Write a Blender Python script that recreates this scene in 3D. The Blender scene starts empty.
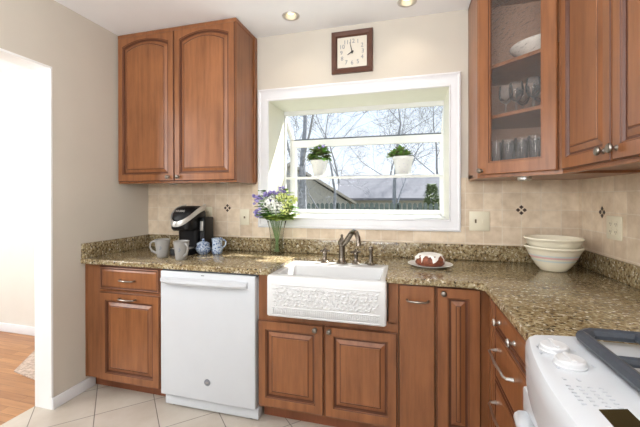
import bpy, bmesh, math, random
from math import sin, cos, radians, pi, sqrt
from mathutils import Vector, Matrix
random.seed(7)
SC = bpy.context.scene
COL = SC.collection

# ------------------------------------------------------------------ camera
CAM = dict(x=2.1626, y=-2.499, z=1.3279, yaw=15.646, pitch=-0.1268, roll=-0.0987, f=346.1607, px=312.176, py=198.4711)
def make_camera():
    y, p, r = radians(CAM['yaw']), radians(CAM['pitch']), radians(CAM['roll'])
    F = Vector((-sin(y)*cos(p), cos(y)*cos(p), sin(p)))
    R = Vector((cos(y), sin(y), 0)); U = R.cross(F)
    R2 = R*cos(r) + U*sin(r); U2 = -R*sin(r) + U*cos(r)
    cd = bpy.data.cameras.new('camera'); co = bpy.data.objects.new('camera', cd); COL.objects.link(co)
    m = Matrix((R2, U2, -F)).transposed().to_4x4()
    m.translation = Vector((CAM['x'], CAM['y'], CAM['z']))
    co.matrix_world = m
    cd.sensor_fit = 'HORIZONTAL'; cd.sensor_width = 36
    cd.lens = CAM['f']/640*36
    cd.shift_x = (320-CAM['px'])/640
    cd.shift_y = (CAM['py']-213.5)/640
    cd.clip_start = .02; cd.clip_end = 300
    SC.camera = co
make_camera()

# ------------------------------------------------------------------ world, sun, big lights, exposure
SC.view_settings.view_transform = 'Standard'
SC.view_settings.look = 'None'
SC.view_settings.gamma = 1
SC.view_settings.use_curve_mapping = False
SC.view_settings.exposure = -0.2
w = bpy.data.worlds.new('sky'); SC.world = w; w.use_nodes = True
nt = w.node_tree; bg = nt.nodes['Background']
tc = nt.nodes.new('ShaderNodeTexCoord'); sp = nt.nodes.new('ShaderNodeSeparateXYZ'); cr = nt.nodes.new('ShaderNodeValToRGB')
nt.links.new(tc.outputs['Generated'], sp.inputs[0]); nt.links.new(sp.outputs['Z'], cr.inputs[0]); nt.links.new(cr.outputs[0], bg.inputs[0])
cr.color_ramp.elements[0].position = 0.0; cr.color_ramp.elements[0].color = (1, 1, 1, 1)
cr.color_ramp.elements[1].position = .55; cr.color_ramp.elements[1].color = (.72, .86, 1, 1)
bg.inputs[1].default_value = 1.35
def light(name, kind, loc, energy, color, target=None, **kw):
    ld = bpy.data.lights.new(name, kind); ld.energy = energy; ld.color = color
    for k, v in kw.items(): setattr(ld, k, v)
    o = bpy.data.objects.new(name, ld); COL.objects.link(o); o.location = loc
    if target is not None:
        o.rotation_euler = (Vector(target)-Vector(loc)).to_track_quat('-Z', 'Y').to_euler()
    return o
light('sun', 'SUN', (4, 6, 8), 18.0, (1, .95, .86), target=(4-.9, 6-1, 8-1.42), angle=radians(.6))
# broad fill added behind the camera to light the interior
light('rear_fill', 'AREA', (1.6, -4.85, 1.5), 24, (.92, .97, 1), target=(1.6, 0, 1.3), shape='RECTANGLE', size=3.0, size_y=2.0)
# fill lamp added out of view, aimed up to brighten the ceiling
light('bounce_fill', 'AREA', (1.5, -3.3, 1.75), 100, (.96, .98, 1), target=(1.5, -2.9, 2.6), shape='RECTANGLE', size=1.6, size_y=1.0)
# daylight of the windows in the next room
light('window_daylight_hall', 'AREA', (-1.9, -2.3, 1.95), 130, (.98, .99, 1), target=(-1.6, 0, 1.9), shape='RECTANGLE', size=1.6, size_y=1.8)
# broad fill added over the middle of the kitchen, standing for unseen downlights
light('ceiling_fill', 'AREA', (1.6, -2.2, 2.54), 5, (1, .96, .90), target=(1.6, -2.2, 0), shape='RECTANGLE', size=2.2, size_y=1.6)

# ------------------------------------------------------------------ materials
def mat(name, rough=.5, metal=0, spec=.5, color=None):
    m = bpy.data.materials.new(name); m.use_nodes = True
    b = m.node_tree.nodes['Principled BSDF']
    b.inputs['Roughness'].default_value = rough; b.inputs['Metallic'].default_value = metal
    b.inputs['Specular IOR Level'].default_value = spec
    if color: b.inputs['Base Color'].default_value = (*color, 1)
    return m
def N(m, t, **kw):
    n = m.node_tree.nodes.new(t)
    for k, v in kw.items(): setattr(n, k, v)
    return n
def LK(m, a, b): m.node_tree.links.new(a, b)
def coords(m, scale=(1, 1, 1), rot=(0, 0, 0), loc=(0, 0, 0)):
    t = N(m, 'ShaderNodeTexCoord'); mp = N(m, 'ShaderNodeMapping')
    mp.inputs['Scale'].default_value = scale; mp.inputs['Rotation'].default_value = rot; mp.inputs['Location'].default_value = loc
    LK(m, t.outputs['Object'], mp.inputs[0]); return mp.outputs[0]
def noise(m, vec, scale, detail=4, rough=.55):
    n = N(m, 'ShaderNodeTexNoise'); n.inputs['Scale'].default_value = scale; n.inputs['Detail'].default_value = detail; n.inputs['Roughness'].default_value = rough
    if vec is not None: LK(m, vec, n.inputs['Vector'])
    return n.outputs['Fac']
def ramp(m, fac, stops, interp='LINEAR'):
    r = N(m, 'ShaderNodeValToRGB'); r.color_ramp.interpolation = interp
    e = r.color_ramp.elements
    while len(e) < len(stops): e.new(.5)
    for i, (p, c) in enumerate(stops): e[i].position = p; e[i].color = (*c, 1)
    LK(m, fac, r.inputs[0]); return r.outputs[0]
def mixc(m, fac, a, b, mode='MIX'):
    x = N(m, 'ShaderNodeMix', data_type='RGBA', blend_type=mode)
    if isinstance(fac, (int, float)): x.inputs[0].default_value = fac
    else: LK(m, fac, x.inputs[0])
    for s, v in ((6, a), (7, b)):
        if isinstance(v, tuple): x.inputs[s].default_value = (*v, 1)
        else: LK(m, v, x.inputs[s])
    return x.outputs[2]
def base(m, sock): LK(m, sock, m.node_tree.nodes['Principled BSDF'].inputs['Base Color'])
def bump(m, sock, strength, dist=.002):
    b = N(m, 'ShaderNodeBump'); b.inputs['Strength'].default_value = strength; b.inputs['Distance'].default_value = dist
    LK(m, sock, b.inputs['Height']); LK(m, b.outputs[0], m.node_tree.nodes['Principled BSDF'].inputs['Normal'])
def plain(name, c, rough=.5, metal=0, spec=.5, var=.04, scale=8):
    m = mat(name, rough, metal, spec)
    f = noise(m, coords(m), scale, 3)
    base(m, ramp(m, f, [(.3, tuple(max(0, x*(1-var)) for x in c)), (.7, tuple(x*(1+var) for x in c))]))
    return m
def thin_glass(name, tint, rough=.02, f0=.08, bumps=0, glare=0):
    m = bpy.data.materials.new(name); m.use_nodes = True; nt = m.node_tree; nt.nodes.clear()
    o = nt.nodes.new('ShaderNodeOutputMaterial'); tr = nt.nodes.new('ShaderNodeBsdfTransparent'); gl = nt.nodes.new('ShaderNodeBsdfGlossy')
    fr = nt.nodes.new('ShaderNodeLayerWeight'); fr.inputs[0].default_value = f0; mx = nt.nodes.new('ShaderNodeMixShader')
    tr.inputs[0].default_value = (*tint, 1); gl.inputs['Roughness'].default_value = rough
    nt.links.new(fr.outputs['Fresnel'], mx.inputs[0]); nt.links.new(tr.outputs[0], mx.inputs[1]); nt.links.new(gl.outputs[0], mx.inputs[2]); nt.links.new(mx.outputs[0], o.inputs[0])
    if glare:  # white diffuse share imitating sparkle and room reflections on the glass
        df = nt.nodes.new('ShaderNodeBsdfDiffuse'); df.inputs[0].default_value = (.85, .86, .88, 1); m2 = nt.nodes.new('ShaderNodeMixShader'); m2.inputs[0].default_value = glare
        nt.links.new(mx.outputs[0], m2.inputs[1]); nt.links.new(df.outputs[0], m2.inputs[2]); nt.links.new(m2.outputs[0], o.inputs[0])
    if bumps:
        v = coords(m, (1, 1, 2.2)); f = noise(m, v, bumps, 2)
        b = nt.nodes.new('ShaderNodeBump'); b.inputs['Strength'].default_value = .6; b.inputs['Distance'].default_value = .01
        nt.links.new(f, b.inputs['Height']); nt.links.new(b.outputs[0], gl.inputs['Normal']); nt.links.new(b.outputs[0], fr.inputs['Normal'])
    return m
def wood(name, c, dark, rough=.32, grain=(14, 14, 1.2)):
    m = mat(name, rough)
    v = coords(m, grain)
    oi = N(m, 'ShaderNodeObjectInfo'); ad = N(m, 'ShaderNodeVectorMath', operation='ADD'); LK(m, v, ad.inputs[0])
    cm = N(m, 'ShaderNodeVectorMath', operation='SCALE'); cm.inputs[0].default_value = (13, 7, 5); LK(m, oi.outputs['Random'], cm.inputs['Scale']); LK(m, cm.outputs[0], ad.inputs[1])
    f = noise(m, ad.outputs[0], 2.2, 8, .62)
    big = noise(m, coords(m, (3.5, 3.5, 1.6)), 2, 5)
    c1 = ramp(m, f, [(.30, dark), (.60, c)])
    base(m, mixc(m, .42, c1, ramp(m, big, [(.32, tuple(x*.70 for x in c)), (.68, tuple(min(1, x*1.22) for x in c))])))
    return m
M = {}
M['wood'] = wood('cherry_wood', (.292, .113, .043), (.130, .044, .016))
M['glaze_edge_shade'] = plain('glaze_and_edge_shade', (.10, .032, .014), .45)
M['wood_dark'] = wood('toe_kick_wood', (.26, .085, .035), (.17, .05, .02), .5)
M['cab_in'] = plain('cabinet_interior', (.58, .37, .27), .6)
M['white_gloss'] = plain('white_enamel', (.61, .63, .66), .16, var=.01)
M['white_paint'] = plain('white_trim_paint', (.75, .75, .765), .35, var=.015)
M['cream_paint'] = plain('cream_window_paint', (.70, .69, .585), .45, var=.02)
M['jamb_white'] = plain('white_jamb', (.86, .86, .85), .4, var=.01)
M['wall'] = plain('beige_wall_paint', (.60, .55, .475), .8, var=.02, scale=3)
M['hall'] = plain('hall_cream_paint', (.66, .63, .57), .8, var=.02, scale=3)
M['ceiling'] = plain('ceiling_paint', (.88, .88, .89), .85, var=.01, scale=3)
M['pewter'] = plain('pewter', (.25, .22, .19), .32, 1, var=.15, scale=60)
M['nickel'] = plain('brushed_nickel', (.62, .60, .57), .28, 1, var=.06, scale=40)
M['bronze'] = plain('dark_bronze', (.20, .17, .14), .27, 1, var=.2, scale=60)
M['silver'] = plain('silver_plastic', (.62, .61, .58), .3, .6, var=.03)
M['black'] = plain('black_plastic', (.006, .006, .007), .35, spec=.25, var=.1)
M['black_matte'] = plain('black_matte', (.02, .02, .02), .6, var=.1)
M['iron'] = plain('grey_cast_iron', (.05, .06, .078), .42, var=.15, scale=60)
M['cream_plastic'] = plain('almond_plastic', (.74, .68, .52), .4, var=.02)
M['slot'] = plain('brown_slot', (.16, .11, .06), .5)
M['glass'] = thin_glass('window_glass', (.96, .98, 1), .01, .04)
M['cabinet_glass'] = thin_glass('seeded_glass', (.95, .93, .91), .20, .24, bumps=38, glare=.015)
M['vase_glass'] = thin_glass('vase_glass', (.97, .985, .97), .02, .05)
M['clear_glass'] = thin_glass('tumbler_glass', (.98, .98, .99), .04, .24, glare=.05)
M['ceramic_white'] = plain('white_ceramic', (.82, .81, .79), .15, var=.01)
M['ceramic_grey'] = plain('grey_ceramic', (.31, .30, .285), .28, var=.05)
M['yellowware'] = plain('cream_stoneware', (.84, .78, .62), .22, var=.03)
M['pink_band'] = plain('pink_band', (.72, .44, .42), .3)
M['blue_band'] = plain('blue_band', (.60, .66, .64), .3)
M['ink'] = plain('grey_ink', (.22, .23, .26), .5)
M['pale_ink'] = plain('pale_ink', (.50, .53, .58), .5)
M['dark_ink'] = plain('dark_ink', (.03, .028, .03), .5)
M['leaf'] = plain('green_leaf', (.13, .28, .05), .5, var=.4, scale=30)
M['leaf_light'] = plain('lime_leaf', (.36, .50, .09), .5, var=.3, scale=30)
M['leaf_olive'] = plain('olive_leaf', (.17, .20, .07), .5, var=.4, scale=30)
M['stem'] = plain('green_stem', (.17, .24, .10), .5, var=.2)
M['petal_white'] = plain('white_petal', (.86, .88, .82), .6, var=.05)
M['petal_purple'] = plain('lavender_petal', (.36, .30, .62), .6, var=.25, scale=30)
M['petal_lime'] = plain('lime_petal', (.62, .68, .24), .6, var=.2, scale=30)
M['soil'] = plain('soil', (.06, .04, .03), .9)
M['icing'] = plain('white_icing', (.88, .84, .78), .4, var=.03)
M['tile_dark'] = plain('dark_bronze_tile', (.045, .022, .014), .3, var=.2)
M['rug'] = plain('beige_rug', (.50, .40, .33), .95, var=.35, scale=45)
M['bark_haze'] = plain('hazed_bark', (.24, .25, .28), .9, var=.3, scale=12)  # bark paled, with haze and sky glare put into its colour
M['fence'] = plain('weathered_fence', (.14, .17, .16), .9, var=.25, scale=8)
M['house_wall'] = plain('cream_siding', (.40, .38, .35), .8, var=.05)
M['roof_grey'] = plain('grey_shingles', (.16, .16, .185), .9, var=.25, scale=14)
M['roof_tan'] = plain('tan_shingles', (.42, .38, .33), .9, var=.1, scale=10)
M['lawn'] = plain('winter_lawn', (.22, .21, .15), .95, var=.25, scale=2)
M['evergreen'] = plain('evergreen_needles', (.16, .21, .10), .8, var=.35, scale=9)
M['window_dark'] = plain('dark_window', (.10, .11, .13), .2)
M['bulb'] = mat('lamp_glow'); b_ = M['bulb'].node_tree.nodes['Principled BSDF']
b_.inputs['Emission Color'].default_value = (1, .82, .55, 1); b_.inputs['Emission Strength'].default_value = 2.6; b_.inputs['Base Color'].default_value = (.9, .8, .6, 1)

def granite():
    m = mat('speckled_granite', .14, spec=.5)
    v = coords(m)
    # a lazily drifting vein field bends the speckle field
    f1 = noise(m, coords(m, (1, 1.25, 1), (0, 0, .35)), 58, 7, .62)
    c = ramp(m, f1, [(.34, (.075, .050, .026)), (.43, (.27, .19, .10)), (.54, (.36, .305, .19)), (.68, (.63, .56, .42))])
    f2 = noise(m, coords(m, (1, 2.2, 1), (0, 0, .5), (3, 1, 7)), 6, 4, .6)
    c = mixc(m, .8, c, ramp(m, f2, [(.36, (.62, .56, .44)), (.62, (1, .95, .84))]), 'MULTIPLY')
    f3 = noise(m, v, 75, 3, .6)
    dk = ramp(m, f3, [(.58, (0, 0, 0)), (.64, (1, 1, 1))])
    c = mixc(m, dk, c, (.035, .026, .018))
    f4 = noise(m, coords(m, (1, 1, 1), (0, 0, 0), (9, 4, 2)), 52, 3, .6)
    lt = ramp(m, f4, [(.60, (0, 0, 0)), (.67, (1, 1, 1))])
    c = mixc(m, lt, c, (.68, .62, .50))
    base(m, c); return m
M['granite'] = granite()
def tile_mat(name, c1, c2, mortar, size, msize, axes, off=(0, 0), rough=.5, rot=0, bias=0, cloud=16):
    m = mat(name, rough)
    t = N(m, 'ShaderNodeTexCoord'); s = N(m, 'ShaderNodeSeparateXYZ'); cb = N(m, 'ShaderNodeCombineXYZ'); LK(m, t.outputs['Object'], s.inputs[0])
    LK(m, s.outputs[axes[0]], cb.inputs[0]); LK(m, s.outputs[axes[1]], cb.inputs[1])
    mp = N(m, 'ShaderNodeMapping'); mp.vector_type = 'TEXTURE'
    mp.inputs['Location'].default_value = (*off, 0); mp.inputs['Rotation'].default_value = (0, 0, rot)
    LK(m, cb.outputs[0], mp.inputs[0])
    br = N(m, 'ShaderNodeTexBrick'); br.offset = 0; br.squash = 1
    br.inputs['Scale'].default_value = 1; br.inputs['Mortar Size'].default_value = msize; br.inputs['Mortar Smooth'].default_value = .3
    br.inputs['Brick Width'].default_value = size[0]; br.inputs['Row Height'].default_value = size[1]; br.inputs['Bias'].default_value = bias
    br.inputs['Color1'].default_value = (*c1, 1); br.inputs['Color2'].default_value = (*c2, 1); br.inputs['Mortar'].default_value = (*mortar, 1)
    LK(m, mp.outputs[0], br.inputs[0])
    f = noise(m, coords(m), cloud, 6, .6)
    cl = ramp(m, f, [(.3, (.80, .76, .70)), (.65, (1.0, 1.0, 1.0))])
    base(m, mixc(m, 1, br.outputs[0], cl, 'MULTIPLY'))
    iv = N(m, 'ShaderNodeMath', operation='SUBTRACT'); iv.inputs[0].default_value = 1; LK(m, br.outputs['Fac'], iv.inputs[1])
    bump(m, iv.outputs[0], .5, .002)
    return m
P = .1102
M['tile_back'] = tile_mat('travertine_back', (.82, .69, .53), (.68, .55, .41), (.78, .69, .57), (P, P), .0028, ('X', 'Z'), (2.853, 1.2465), .5)
M['tile_side'] = tile_mat('travertine_side', (.82, .69, .53), (.68, .55, .41), (.78, .69, .57), (P, P), .0028, ('Y', 'Z'), (-.274, 1.2465), .5)
M['floor_tile'] = tile_mat('floor_tile', (.60, .55, .48), (.55, .49, .425), (.19, .16, .135), (.335, .335), .003, ('X', 'Y'), (.07, -.585), .35, rot=radians(45), cloud=3)
def oak():
    m = mat('oak_floor', .3)
    t = N(m, 'ShaderNodeTexCoord')
    mp = N(m, 'ShaderNodeMapping'); LK(m, t.outputs['Object'], mp.inputs[0])
    br = N(m, 'ShaderNodeTexBrick'); br.offset = .37
    br.inputs['Scale'].default_value = 1; br.inputs['Mortar Size'].default_value = .0012; br.inputs['Brick Width'].default_value = .8; br.inputs['Row Height'].default_value = .06
    br.inputs['Color1'].default_value = (.50, .25, .10, 1); br.inputs['Color2'].default_value = (.36, .16, .06, 1); br.inputs['Mortar'].default_value = (.16, .07, .03, 1)
    LK(m, mp.outputs[0], br.inputs[0])
    f = noise(m, coords(m, (2, 26, 1)), 2, 6)
    base(m, mixc(m, 1, br.outputs[0], ramp(m, f, [(.3, (.75, .7, .65)), (.65, (1, 1, 1))]), 'MULTIPLY')); return m
M['oak'] = oak()
def patterned(name, c1, c2, scale, lo=.48, hi=.52, rough=.2):
    m = mat(name, rough)
    vo = N(m, 'ShaderNodeTexVoronoi'); vo.inputs['Scale'].default_value = scale; LK(m, coords(m), vo.inputs['Vector'])
    f = noise(m, coords(m), scale*1.3, 3)
    mm = N(m, 'ShaderNodeMath', operation='MULTIPLY'); LK(m, vo.outputs['Distance'], mm.inputs[0]); LK(m, f, mm.inputs[1])
    base(m, ramp(m, mm.outputs[0], [(lo, c1), (hi, c2)])); return m
M['blue_china'] = patterned('blue_china', (.07, .13, .30), (.50, .58, .68), 80, .14, .30)
M['pot_china'] = patterned('painted_pot', (.38, .34, .52), (.66, .65, .63), 55, .05, .10)
def cake_mat():
    m = mat('brown_cake', .55); f = noise(m, coords(m), 60, 5)
    base(m, ramp(m, f, [(.35, (.10, .025, .012)), (.65, (.30, .085, .035))])); return m
M['cake'] = cake_mat()
M['relief'] = plain('white_fireclay', (.71, .71, .71), .16, var=.01)
M['clock_face'] = plain('ivory_dial', (.72, .66, .56), .5, var=.03)
M['clock_wood'] = wood('walnut_frame', (.11, .042, .024), (.06, .022, .012), .35, (6, 6, 6))
M['knob_white'] = plain('knob_white', (.68, .69, .71), .3, var=.01)
M['display'] = plain('dark_display', (.035, .028, .012), .1)
M['range_white'] = plain('range_enamel', (.66, .69, .73), .14, var=.01)
M['dark_gasket'] = plain('dark_gasket', (.08, .10, .12), .5)
M['shade_white'] = plain('white_frame_vinyl', (.70, .70, .675), .35, var=.01)

# ------------------------------------------------------------------ geometry helpers
class MB:
    def __init__(s): s.bm = bmesh.new()
    def box(s, x0, x1, y0, y1, z0, z1, bev=0, mi=0, seg=2, mtx=None):
        r = bmesh.ops.create_cube(s.bm, size=1); vs = r['verts']
        for v in vs: v.co = Vector((x0+(v.co.x+.5)*(x1-x0), y0+(v.co.y+.5)*(y1-y0), z0+(v.co.z+.5)*(z1-z0)))
        fs = set(f for v in vs for f in v.link_faces)
        if bev:
            es = list(set(e for v in vs for e in v.link_edges))
            q = bmesh.ops.bevel(s.bm, geom=es, offset=bev, segments=seg, profile=.5, affect='EDGES')
            vs = list(set(v for f in q['faces'] for v in f.verts) | set(v for v in vs if v.is_valid)); fs = set(f for v in vs for f in v.link_faces)
        for f in fs: f.material_index = mi
        if mtx:
            for v in vs: v.co = mtx @ v.co
        return s
    def rings(s, loops, mi=0, caps=(True, True), mis=None):
        L = [[s.bm.verts.new(p) for p in lp] for lp in loops]; n = len(L[0])
        for k in range(len(L)-1):
            for i in range(n):
                f = s.bm.faces.new((L[k][i], L[k][(i+1) % n], L[k+1][(i+1) % n], L[k+1][i])); f.material_index = mis[k] if mis else mi
        if caps[0]: f = s.bm.faces.new(L[0][::-1]); f.material_index = mis[0] if mis else mi
        if caps[1]: f = s.bm.faces.new(L[-1]); f.material_index = mis[-1] if mis else mi
        return s
    def lathe(s, prof, c=(0, 0, 0), seg=24, mi=0, axis='Z', mis=None, flute=0, nfl=0):
        c = Vector(c); loops = []
        for r, h in prof:
            lp = []
            for i in range(seg):
                a = 2*pi*i/seg; rr = max(r, 1e-5)*(1+flute*cos(nfl*a))
                p = Vector((rr*cos(a), rr*sin(a), h))
                if axis == 'Y': p = Vector((p.x, -p.z, p.y))     # +h goes toward -y
                if axis == 'X': p = Vector((-p.z, p.y, p.x))     # +h goes toward -x
                lp.append(c+p)
            loops.append(lp)
        return s.rings(loops, mi, mis=mis)
    def tube(s, pts, rad, seg=8, mi=0, caps=True):
        pts = [Vector(p) for p in pts]; n = len(pts)
        rs = rad if isinstance(rad, (list, tuple)) else [rad]*n
        up = Vector((0, 0, 1)); loops = []; prev = None
        for i in range(n):
            t = (pts[min(i+1, n-1)]-pts[max(i-1, 0)]); t = t.normalized() if t.length > 1e-9 else up
            if prev is None:
                a = up if abs(t.z) < .9 else Vector((1, 0, 0)); u = t.cross(a).normalized()
            else:
                u = prev - t*prev.dot(t); u = u.normalized() if u.length > 1e-6 else t.orthogonal().normalized()
            prev = u; v = t.cross(u)
            loops.append([pts[i]+(u*cos(2*pi*k/seg)+v*sin(2*pi*k/seg))*rs[i] for k in range(seg)])
        return s.rings(loops, mi, caps=(caps, caps))
    def prism(s, poly, a, b, axis='Y', mi=0):
        def P3(p, h):
            if axis == 'Y': return Vector((p[0], h, p[1]))
            if axis == 'Z': return Vector((p[0], p[1], h))
            return Vector((h, p[0], p[1]))
        A = [s.bm.verts.new(P3(p, a)) for p in poly]; B = [s.bm.verts.new(P3(p, b)) for p in poly]; n = len(poly)
        for f in [s.bm.faces.new(A), s.bm.faces.new(B[::-1])]: f.material_index = mi
        for i in range(n): f = s.bm.faces.new((A[i], B[i], B[(i+1) % n], A[(i+1) % n])); f.material_index = mi
        return s
    def quad(s, pts, mi=0):
        f = s.bm.faces.new([s.bm.verts.new(p) for p in pts]); f.material_index = mi; return s
    def sphere(s, c, r, mi=0, sc=(1, 1, 1), seg=12):
        prof = [(r*sin(pi*i/8)*1, -r*cos(pi*i/8)) for i in range(9)]
        c = Vector(c); loops = []
        for rr, h in prof:
            loops.append([c+Vector((max(rr, 1e-4)*cos(2*pi*k/seg)*sc[0], max(rr, 1e-4)*sin(2*pi*k/seg)*sc[1], h*sc[2])) for k in range(seg)])
        return s.rings(loops, mi)
    def text(s, body, size, mtx, mi=0, depth=.0008):
        cu = bpy.data.curves.new('t', 'FONT'); cu.body = body; cu.size = size; cu.align_x = 'CENTER'; cu.align_y = 'CENTER'; cu.extrude = depth; cu.resolution_u = 3
        o = bpy.data.objects.new('t', cu); COL.objects.link(o)
        dg = bpy.context.evaluated_depsgraph_get(); me = bpy.data.meshes.new_from_object(o.evaluated_get(dg))
        t = bmesh.new(); t.from_mesh(me); bmesh.ops.transform(t, matrix=mtx, verts=t.verts)
        vm = {}
        for v in t.verts: vm[v] = s.bm.verts.new(v.co)
        for f in t.faces:
            try: g = s.bm.faces.new([vm[v] for v in f.verts]); g.material_index = mi
            except ValueError: pass
        t.free(); bpy.data.objects.remove(o); bpy.data.meshes.remove(me); bpy.data.curves.remove(cu)
        return s
    def build(s, name, mats, parent=None, smooth=35, loc=None, rot=None, normals=True):
        if normals: bmesh.ops.recalc_face_normals(s.bm, faces=s.bm.faces)
        me = bpy.data.meshes.new(name); s.bm.to_mesh(me); s.bm.free()
        for k in (mats if isinstance(mats, (list, tuple)) else [mats]): me.materials.append(M[k] if isinstance(k, str) else k)
        if smooth:
            for p in me.polygons: p.use_smooth = True
            me.set_sharp_from_angle(angle=radians(smooth))
        o = bpy.data.objects.new(name, me); COL.objects.link(o)
        if parent: o.parent = parent
        if loc: o.location = loc
        if rot: o.rotation_euler = rot
        return o
def tag(o, label=None, cat=None, group=None, kind=None):
    if label: o['label'] = label
    if cat: o['category'] = cat
    if group: o['group'] = group
    if kind: o['kind'] = kind
    return o
def thing(name, label, cat, loc=(0, 0, 0), rz=0, group=None):
    o = bpy.data.objects.new(name, None); COL.objects.link(o); o.location = loc; o.rotation_euler = (0, 0, rz); o.empty_display_size = .05
    return tag(o, label, cat, group)
def struct(o): o['kind'] = 'structure'; return o
def copy_tree(o, parent=None):
    c = o.copy(); COL.objects.link(c)
    if parent: c.parent = parent
    for ch in list(o.children): copy_tree(ch, c)
    return c

# ------------------------------------------------------------------ structure
W = 3.176; ZC = 2.58; UB = 1.449; CT = .914
WX0, WX1, WZ0, WZ1 = 1.115, 2.422, 1.178, 2.075
struct(MB().box(-.14, 3.32, -5, .0, -.1, 0).build('floor', 'floor_tile', smooth=0))
struct(MB().box(-4.2, -.14, -5, .0, -.1, 0).build('floor_hall', 'oak', smooth=0))
# ceiling with two round holes for the downlights
LIGHTS = [(1.38, -.24), (2.151, -.2)]
def ceiling():
    b = MB(); z0, z1 = ZC, ZC+.14; h = .1
    b.box(-4.2, 3.32, -5, -.34, z0, z1)
    xs = -4.2
    for lx, ly in LIGHTS:
        b.box(xs, lx-h, -.34, .14, z0, z1); b.box(lx-h, lx+h, -.34, ly-h, z0, z1) if ly-h > -.34 else None; b.box(lx-h, lx+h, ly+h, .14, z0, z1); xs = lx+h
        n = 32; inner = []; outer = []
        for i in range(n):
            a = 2*pi*i/n; cx, cy = cos(a), sin(a); k = max(abs(cx), abs(cy))
            inner.append((lx+.052*cx, ly+.052*cy)); outer.append((lx+h*cx/k, ly+h*cy/k))
        b.rings([[(x, y, z1) for x, y in outer], [(x, y, z0) for x, y in outer], [(x, y, z0) for x, y in inner], [(x, y, z1) for x, y in inner]], caps=(False, False))
    b.box(xs, 3.32, -.34, .14, z0, z1)
    return b
struct(ceiling().build('ceiling', 'ceiling', smooth=0))
# back wall with the window opening
b = MB(); o_ = .03
b.box(-.14, WX0-o_, 0, .14, -.1, ZC); b.box(WX1+o_, 3.32, 0, .14, -.1, ZC)
b.box(WX0-o_, WX1+o_, 0, .14, -.1, WZ0-o_); b.box(WX0-o_, WX1+o_, 0, .14, WZ1+o_, ZC)
struct(b.build('wall_back', 'wall', smooth=0))
struct(MB().box(-4.2, -.14, 0, .14, -.1, ZC).build('wall_hall_back', 'hall', smooth=0))
struct(MB().box(-4.3, -4.2, -5, .14, -.1, ZC).build('wall_hall_left', 'hall', smooth=0))
struct(MB().box(W, 3.32, -5, 0, 0, ZC).build('wall_right', 'wall', smooth=0))
b = MB(); b.box(-4.2, -.2, -5.14, -5, 0, ZC); b.box(3.1, 3.32, -5.14, -5, 0, ZC); b.box(-.2, 3.1, -5.14, -5, 0, .5); b.box(-.2, 3.1, -5.14, -5, 2.3, ZC)
struct(b.build('wall_sky_block', 'wall', smooth=0))  # unseen wall with an opening, added to cut sky light from behind
YJ = -.853; HZ = 2.141
b = MB(); b.box(-.125, 0, YJ+.012, 0, 0, ZC); b.box(-.125, 0, -2.1, YJ+.012, HZ+.012, ZC); b.box(-.125, 0, -5, -2.1, 0, ZC)
struct(b.build('wall_left', 'wall', smooth=0))
b = MB(); b.box(-.137, .002, YJ, YJ+.012, 0, HZ+.012); b.box(-.137, .002, -2.088, YJ, HZ, HZ+.012); b.box(-.137, .002, -2.1, -2.088, 0, HZ+.012)
struct(b.build('door_1', 'jamb_white', smooth=0))
def baseboard(name, pts, mi='white_paint'):   # pts: list of (x0,x1,y0,y1)
    b = MB()
    for x0, x1, y0, y1 in pts: b.box(x0, x1, y0, y1, 0, .072, .004)
    return struct(b.build(name, mi))
baseboard('baseboard_left', [(.0, .016, YJ, -.545)])
b = MB().box(-4.2, -.137, -.016, 0, 0, .085, .005); struct(b.build('baseboard_hall', 'white_paint'))

# tile backsplash and its dark inserts
def inset_back(b, x, z, y):
    for dx, dz in ((.019, 0), (-.019, 0), (0, .019), (0, -.019)):
        b.prism([(x+dx+.0128*cos(a), z+dz+.0128*sin(a)) for a in (0, pi/2, pi, 1.5*pi)], y, y-.002, 'Y')
def inset_right(b, yy, z, x):
    for dx, dz in ((.019, 0), (-.019, 0), (0, .019), (0, -.019)):
        b.prism([(yy+dx+.0128*cos(a), z+dz+.0128*sin(a)) for a in (0, pi/2, pi, 1.5*pi)], x, x-.002, 'X')
b = MB(); b.box(0, 1.0317, -.008, 0, 1.0, UB+.01); b.box(2.4929, W, -.008, 0, 1.0, UB+.01); b.box(1.0317, 2.4929, -.008, 0, 1.0, 1.0993)
t1 = struct(b.build('trim_1', 'tile_back', smooth=0))
b = MB(); inset_back(b, .759, 1.2465, -.008); inset_back(b, 2.853, 1.2465, -.008); b.build('tile_inset', 'tile_dark', t1, 0)
t2 = struct(MB().box(W-.008, W, -2.6, -.008, 1.0, UB+.01).build('trim_2', 'tile_side', smooth=0))
b = MB(); inset_right(b, -.274, 1.2465, W-.008); inset_right(b, -.274-10*P, 1.2465, W-.008); b.build('tile_inset', 'tile_dark', t2, 0)

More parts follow.
